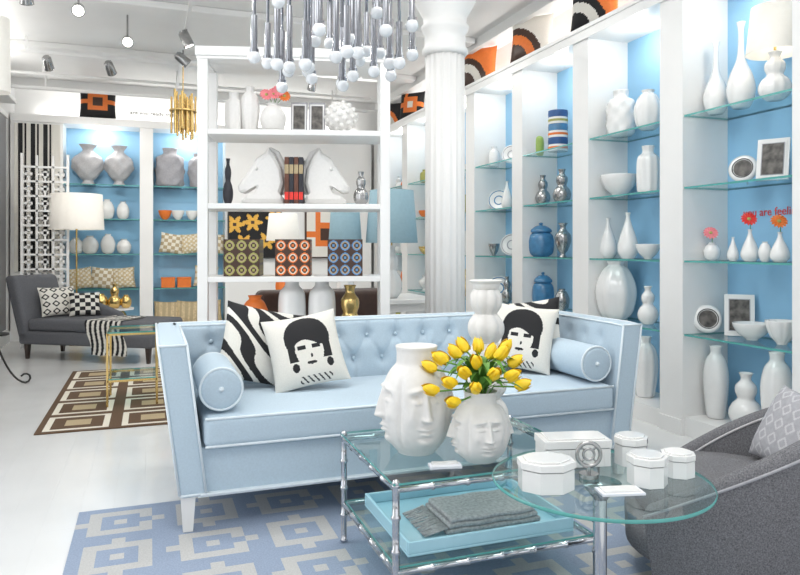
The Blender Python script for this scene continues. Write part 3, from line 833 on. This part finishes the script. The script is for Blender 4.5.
tlamp(2.18,6.25,.721,1.25,1.75,.25,TEAL,CER); tlamp(1.76,6.40,.721,1.25,1.62,.16,TEAL,CER,.16); tlamp(1.20,6.60,.721,1.27,1.53,.16,SHADE,ORANGE,.14,'bottle')
mat_gold=mat('painted_gold',(.75,.42,.06),.5,noise=.1)
m=M('flower_painting'); x=xb(255,9.97)
def flo(a,b):
    for cx_,cy_ in ((.28,.3),(.72,.35),(.45,.75),(.9,.85),(.1,.7)):
        dx=a-cx_;dy=b-cy_;r=math.hypot(dx,dy);t=math.atan2(dy,dx)
        if r<.04: return BROWN
        if r<.15+.05*math.cos(6*t): return mat_gold
    return BLACK
m.box(x-.38,x+.38,9.945,9.995,1.05,1.75,BLACKM); m.grid(lambda a,b:(x-.36+a*.72,9.943,1.07+b*.66),60,60,None,flo,False); m.done()
m=M('abstract_painting'); x=xb(325,9.97)
m.box(x-.3,x+.3,9.945,9.995,1.05,1.75,BROWN); m.grid(lambda a,b:(x-.28+a*.56,9.943,1.07+b*.66),30,30,None,geo_pat(CREAM,ORANGE,BROWN),False); m.done()

# ---------------------------------------------------------------- left-hand group
p0=Vector((-1.33,8.34)); 
CX=T(p0.x,p0.y,0,-33)
m=M('chaise_longue'); m.x=CX
L=1.60
m.rbox(.0,L,0,.66,.17,.31,.03,CHAISE,(3,2,1)); m.rbox(.10,L-.01,.01,.65,.31,.44,.045,CHAISE,(5,3,1))
def bd(x,y,z): return (x-(z-.2)*.28,y,z)
m.rbox(.0,.15,0,.66,.2,.90,.05,CHAISE,(1,4,4),3,bd)
m.rbox(.05,.85,.56,.66,.3,.66,.04,CHAISE,(3,1,1),3,lambda x,y,z:(x,y,z-(max(0,x-.3)*.35 if z>.45 else 0)))
for x in (.07,L-.07):
    for y in (.06,.6): m.taper((x,y,.009),(.03,.03),(x,y,.18),(.05,.05),DKWOOD)
m.done()
def lat2(a,b):
    x=(a*4)%1-.5;y=(b*4)%1-.5; return BLACK if abs(abs(x)+abs(y)-.35)<.1 else CREAM
for dx,dy,w,yaw,pf in ((.27,.32,.40,50,lat2),(.52,.40,.32,30,lambda a,b:BLACK if (int(a*6)+int(b*6))%2 else CREAM)):
    q=CX@Vector((dx,dy,0)); m=M('throw_pillow'); m.x=T(q.x,q.y,.45,yaw-20,22); m.pillow(w,w*.85,.12,CREAM,pf,n=40); m.done()
m=M('knitted_throw'); m.x=CX
def thr(u,v):
    x=.80+u*.42+.10*v; s=v*1.15
    if s<.50: y=.5-s; z=.447
    elif s<.55: k=(s-.5)/.05; y=-.0-.012*k; z=.447-.03*k*k
    else: y=-.014; z=.417-(s-.55)*.55
    return (x+.02*math.sin(v*9),y,z+.004*math.sin(u*20))
m.grid(thr,60,50,None,lambda a,b: BLACK if math.sin(a*44+b*14)>.0 else CREAM)
m.grid(lambda u,v:(thr(u,v)[0],thr(u,v)[1]+.004,thr(u,v)[2]-.003),40,50,CREAM,flip=True); m.done()
lx,ly=-.86,9.46
m=M('floor_lamp'); m.lathe([(.15,0),(.15,.015),(.02,.03)],BRASS,(lx,ly,0),28); m.cyl((lx,ly,.02),.011,1.75,BRASS,10)
m.lathe([(.32,1.43),(.30,1.87),(.298,1.87),(.317,1.43)],SHADE,(lx,ly,0),36,caps=False); m.sphere((lx,ly,1.62),.035,BULB,10,8); m.done()
pl(lx,ly,1.62,2,.05)
m=M('lattice_screen'); x0,x1=-1.46,-.93; yy=9.32; h=2.34; n=3; st=(x1-x0)/n
m.box(x0,x0+.03,yy,yy+.03,0,h,SHELFW); m.box(x1-.03,x1,yy,yy+.03,0,h,SHELFW)
z=.06
while z<h:
    m.box(x0,x1,yy+.002,yy+.028,z-.012,z+.012,SHELFW); z+=st
for i in range(1,n): m.box(x0+i*st-.012,x0+i*st+.012,yy+.002,yy+.028,.05,h-.02,SHELFW)
for i in range(n):
    for j in range(int((h-.06)/st)):
        a=x0+i*st+st*.28;b=x0+(i+1)*st-st*.28;c=.06+j*st+st*.28;d=.06+(j+1)*st-st*.28;w=.02
        m.box(a,b,yy+.004,yy+.026,c,c+w,SHELFW);m.box(a,b,yy+.004,yy+.026,d-w,d,SHELFW);m.box(a,a+w,yy+.004,yy+.026,c,d,SHELFW);m.box(b-w,b,yy+.004,yy+.026,c,d,SHELFW)
        m.box((a+b)/2-.01,(a+b)/2+.01,yy+.004,yy+.026,c-st*.28,c,SHELFW); m.box(a-st*.28,a,yy+.004,yy+.026,(c+d)/2-.01,(c+d)/2+.01,SHELFW)
m.done()
m=M('striped_wall_hanging'); a,b=xb(14,9.97),xb(60,9.97)
m.box(a,b,9.96,9.995,.9,2.80,CREAM)
for k,w in enumerate((.05,.02,.05,.02,.05,.02)):
    xx=a+.05+k*(b-a-.1)/6; m.box(xx,xx+w,9.95,9.96,.9,2.80,BLACK)
m.done()
m=M('dark_wall_panel'); m.box(XL+.001,XL+.04,6.5,9.6,0.2,2.8,WG); m.box(XL+.001,XL+.05,6.4,9.7,2.8,2.86,WHITE); m.box(XL+.001,XL+.05,6.4,9.7,.14,.2,WHITE); m.done()
m=M('brass_side_table'); a,b,c,d=-.30,.05,5.60,6.05; zt2=.56
for x in (a,b):
    for y in (c,d): m.box(x-.008,x+.008,y-.008,y+.008,.009,zt2,BRASS)
for z in (.2,zt2-.01):
    for y in (c,d): m.box(a,b,y-.008,y+.008,z-.008,z+.008,BRASS)
    for x in (a,b): m.box(x-.008,x+.008,c,d,z-.008,z+.008,BRASS)
m.box(a,b,c,d,zt2-.002,zt2+.008,GTOP,EDGE); m.box(a,b,c,d,.209,.217,GTOP,EDGE); m.done()
m=M('wrought_iron_stand'); q=px(-8,388,0)
for k in range(3):
    a=k*2*pi/3+.4; d=Vector((math.cos(a),math.sin(a),0)); pts=[Vector((q[0],q[1],.45))]
    for i in range(9):
        t=i/8; pts.append(Vector((q[0],q[1],0))+d*(.02+.24*t)+Vector((0,0,.42*(1-t)**2.2+.012+.02*math.sin(t*pi))))
    for i in range(7):
        w=i/6*4.2; pts.append(Vector((q[0],q[1],0))+d*(.26+.04*math.sin(w))+Vector((0,0,.052-.04*math.cos(w))))
    m.tube(pts,.009,BLACKM,7)
m.cyl((q[0],q[1],.45),.13,.015,BLACKM,32); m.done()

q=pt(183,7.2); m=M('brass_rod_pendant'); 
for k in range(22):
    a=k*2.4;r=.13*math.sqrt(k/22); z=2.42+rnd.uniform(-.1,.06); m.cyl((q[0]+r*math.cos(a),q[1]+r*math.sin(a),z),.011,.38,BRASS,8)
m.cyl((q[0],q[1],2.62),.14,.015,BRASS); m.cyl((q[0],q[1],2.63),.006,ZC-2.63,BRASS,8); m.done()
# chandelier
q=pt(337,3.4); m=M('chrome_globe_chandelier'); c0=Vector((q[0],q[1],0))
m.cyl((q[0],q[1],2.70),.014,ZC-2.71,CHROMED,10); m.lathe([(.02,2.56),(.07,2.60),(.07,2.66),(.02,2.70)],CHROMED,(q[0],q[1],0),24); m.lathe([(.07,ZC-.03),(.07,ZC-.001)],CHROMED,(q[0],q[1],0),24)
rc=random.Random(7)
for k in range(32):
    a=k*2.4+.2; r=.41*math.sqrt((k+1.5)/33); zb=rc.uniform(2.05,2.32) if k%3 else rc.uniform(2.03,2.12)
    d=Vector((math.cos(a),math.sin(a),0)); zt3=2.62+rc.uniform(-.02,.02)
    e=c0+d*r
    m.tube([c0+Vector((0,0,zt3)),c0+d*max(.01,r-.02)+Vector((0,0,zt3)),e+Vector((0,0,zt3-.03)),e+Vector((0,0,zb+.03))],.008,CHROMED,8)
    m.cyl((e.x,e.y,zb+.028),.016,.17+.1*(k%2),CHROMED,12); m.cyl((e.x,e.y,zb+.02),.022,.018,CHROMED,12)
    m.sphere((e.x,e.y,zb),.031,GLOBE,16,10)
m.done()
q=pt(-6,4.2); m=M('pendant_lamp'); m.cyl((q[0],q[1],2.6),.006,ZC-2.6,WHITE,8)
m.lathe([(.09,2.15),(.085,2.6),(.02,2.62)],SHADE,(q[0],q[1],0),28,caps=False); m.done()

m=M('ceiling_track'); 
m.box(-1.5,2.6,8.0,8.03,3.22,3.25,WHITE); m.box(.30,.33,2.5,9.6,3.20,3.23,WHITE)
m.tube([(-1.6,9.4,3.15),(2.9,9.4,3.15)],.025,WHITE,10); m.tube([(-1.6,9.2,3.28),(2.9,9.2,3.28)],.018,WHITE,10)
for x in (-1.2,.6,2.4): m.box(x-.01,x+.01,8.005,8.025,3.25,ZC,WHITE); m.box(x-.01,x+.01,9.39,9.41,3.15,ZC,WHITE); m.box(x-.01,x+.01,9.19,9.21,3.28,ZC,WHITE)
for y in (3,5.5,9): m.box(.305,.325,y-.01,y+.01,3.23,ZC,WHITE)
m.done()
def head(x,y,z,aim,e,ang=100):
    d=(Vector(aim)-Vector((x,y,z))).normalized(); qt=d.to_track_quat('-Z','Y')
    m=M('track_spotlight'); m.cyl((x,y,z+.03),.008,max(.02,3.21-z-.03) if z<3.13 else ZC-z-.03,SILVER,8)
    m.x=Matrix.Translation((x,y,z))@qt.to_matrix().to_4x4()
    m.lathe([(.02,.09),(.045,.07),(.05,-.05),(.052,-.06),(.044,-.06),(.04,-.04)],SILVER,(0,0,0),18,caps=False)
    m.cyl((0,0,-.055),.042,.006,BULB,16); m.cyl((0,0,.07),.03,.02,SILVER,12); m.done()
    l=bpy.data.lights.new('spot','SPOT'); l.energy=e*LS; l.spot_size=math.radians(ang); l.spot_blend=.8; l.shadow_soft_size=.06; l.color=(1,.96,.9)
    o=bpy.data.objects.new('spot_lamp',l); o.location=Vector((x,y,z))+d*.07; o.rotation_euler=qt.to_euler(); S.collection.objects.link(o)
head(-1.0,8.01,3.12,(-.8,9.8,1.8),90); head(-.4,8.01,3.12,(.3,10,1.5),90); head(.6,8.01,3.12,(.8,10,1.4),70); head(1.8,8.01,3.12,(1.6,9.5,.8),90)
head(.315,5.2,3.1,(-.8,7.0,0),130); head(.315,6.6,3.1,(1.5,6.6,.6),110); head(.315,3.6,3.1,(1.0,3.4,.4),90,80); head(.315,7.3,3.1,(3,8,1.2),90)
head(-.9,6.0,3.15,(-.9,8,.5),100); head(-.55,6.2,3.15,(-.3,2,1.0),40); head(-.2,7.0,3.15,(.1,2,1.0),40)

def text(body,loc,rot,size,mt):
    c=bpy.data.curves.new('wall_lettering','FONT'); c.body=body; c.size=size; c.extrude=.001; c.materials.append(mt)
    o=bpy.data.objects.new('wall_lettering',c); o.location=loc; o.rotation_euler=rot; S.collection.objects.link(o)
text('are you ready to swoon?',(xb(130,10.4),YB-.004,3.08),(pi/2,0,0),.08,BLACKM)
text('you are feeling stylish',(XR-.053,3.40,1.40),(pi/2,0,-pi/2),.07,RED)

# ---------------------------------------------------------------- lights
def area(x,y,z,sx,sy,e,rot=(0,0,0),col=(1,.98,.95),name='added_ceiling_fill'):
    l=bpy.data.lights.new(name,'AREA'); l.shape='RECTANGLE'; l.size=sx; l.size_y=sy; l.energy=e*LS; l.color=col
    o=bpy.data.objects.new(name,l); o.location=(x,y,z); o.rotation_euler=rot; S.collection.objects.link(o)
area(.6,.8,ZC-.03,2.0,1.6,80); area(1.4,3.2,ZC-.03,1.6,1.0,60)  # added fill lamps under the ceiling, out of view; no known fittings
area(2.0,5.6,ZC-.07,1.2,1.0,36); area(2.0,7.5,ZC-.07,1.2,.6,26)  # two more added ceiling fills for the far half of the room
area(XR-.08,5.2,2.95,.10,8.0,50,(pi,0,0),(1,.98,.95),'added_uplight')  # added lamp on the right ledge to brighten the ceiling
area(.8,YB-.08,2.95,4.4,.10,30,(pi,0,0),(1,.98,.95),'added_uplight')  # added ceiling brightener hidden on the back ledge
area(XL+.12,5.0,2.95,.12,8.0,55,(pi,0,0),(1,.98,.95),'added_uplight')  # added ceiling brightener along the left wall, no known fitting
simple('trim_4',XL,XL+.22,1.0,9.2,2.90,2.945)
area(XL+.06,3.2,1.75,3.2,2.2,68,(0,-pi/2,0),(.95,.97,1.0),'added_side_fill')  # added side fill lamp; the left wall has no window here
area(.9,YF+.05,1.7,4.6,2.8,70,(pi/2,0,0),(.95,.97,1.0),'added_front_fill')  # added unseen fill lamp, standing in for assumed shop-front glass
w=bpy.data.worlds.new('world'); S.world=w; w.use_nodes=True
w.node_tree.nodes['Background'].inputs[0].default_value=(.95,.97,1,1); w.node_tree.nodes['Background'].inputs[1].default_value=.45

cam=bpy.data.cameras.new('camera'); cam.lens=F/800*36; cam.sensor_width=36; cam.shift_y=-(287.5-HV)/800
co=bpy.data.objects.new('camera',cam); co.location=(0,0,CH); co.rotation_euler=(pi/2,0,-math.atan2(SN,CS)); S.collection.objects.link(co)
cam.clip_start=.05; S.camera=co
S.view_settings.view_transform='Standard'; S.view_settings.exposure=0.0
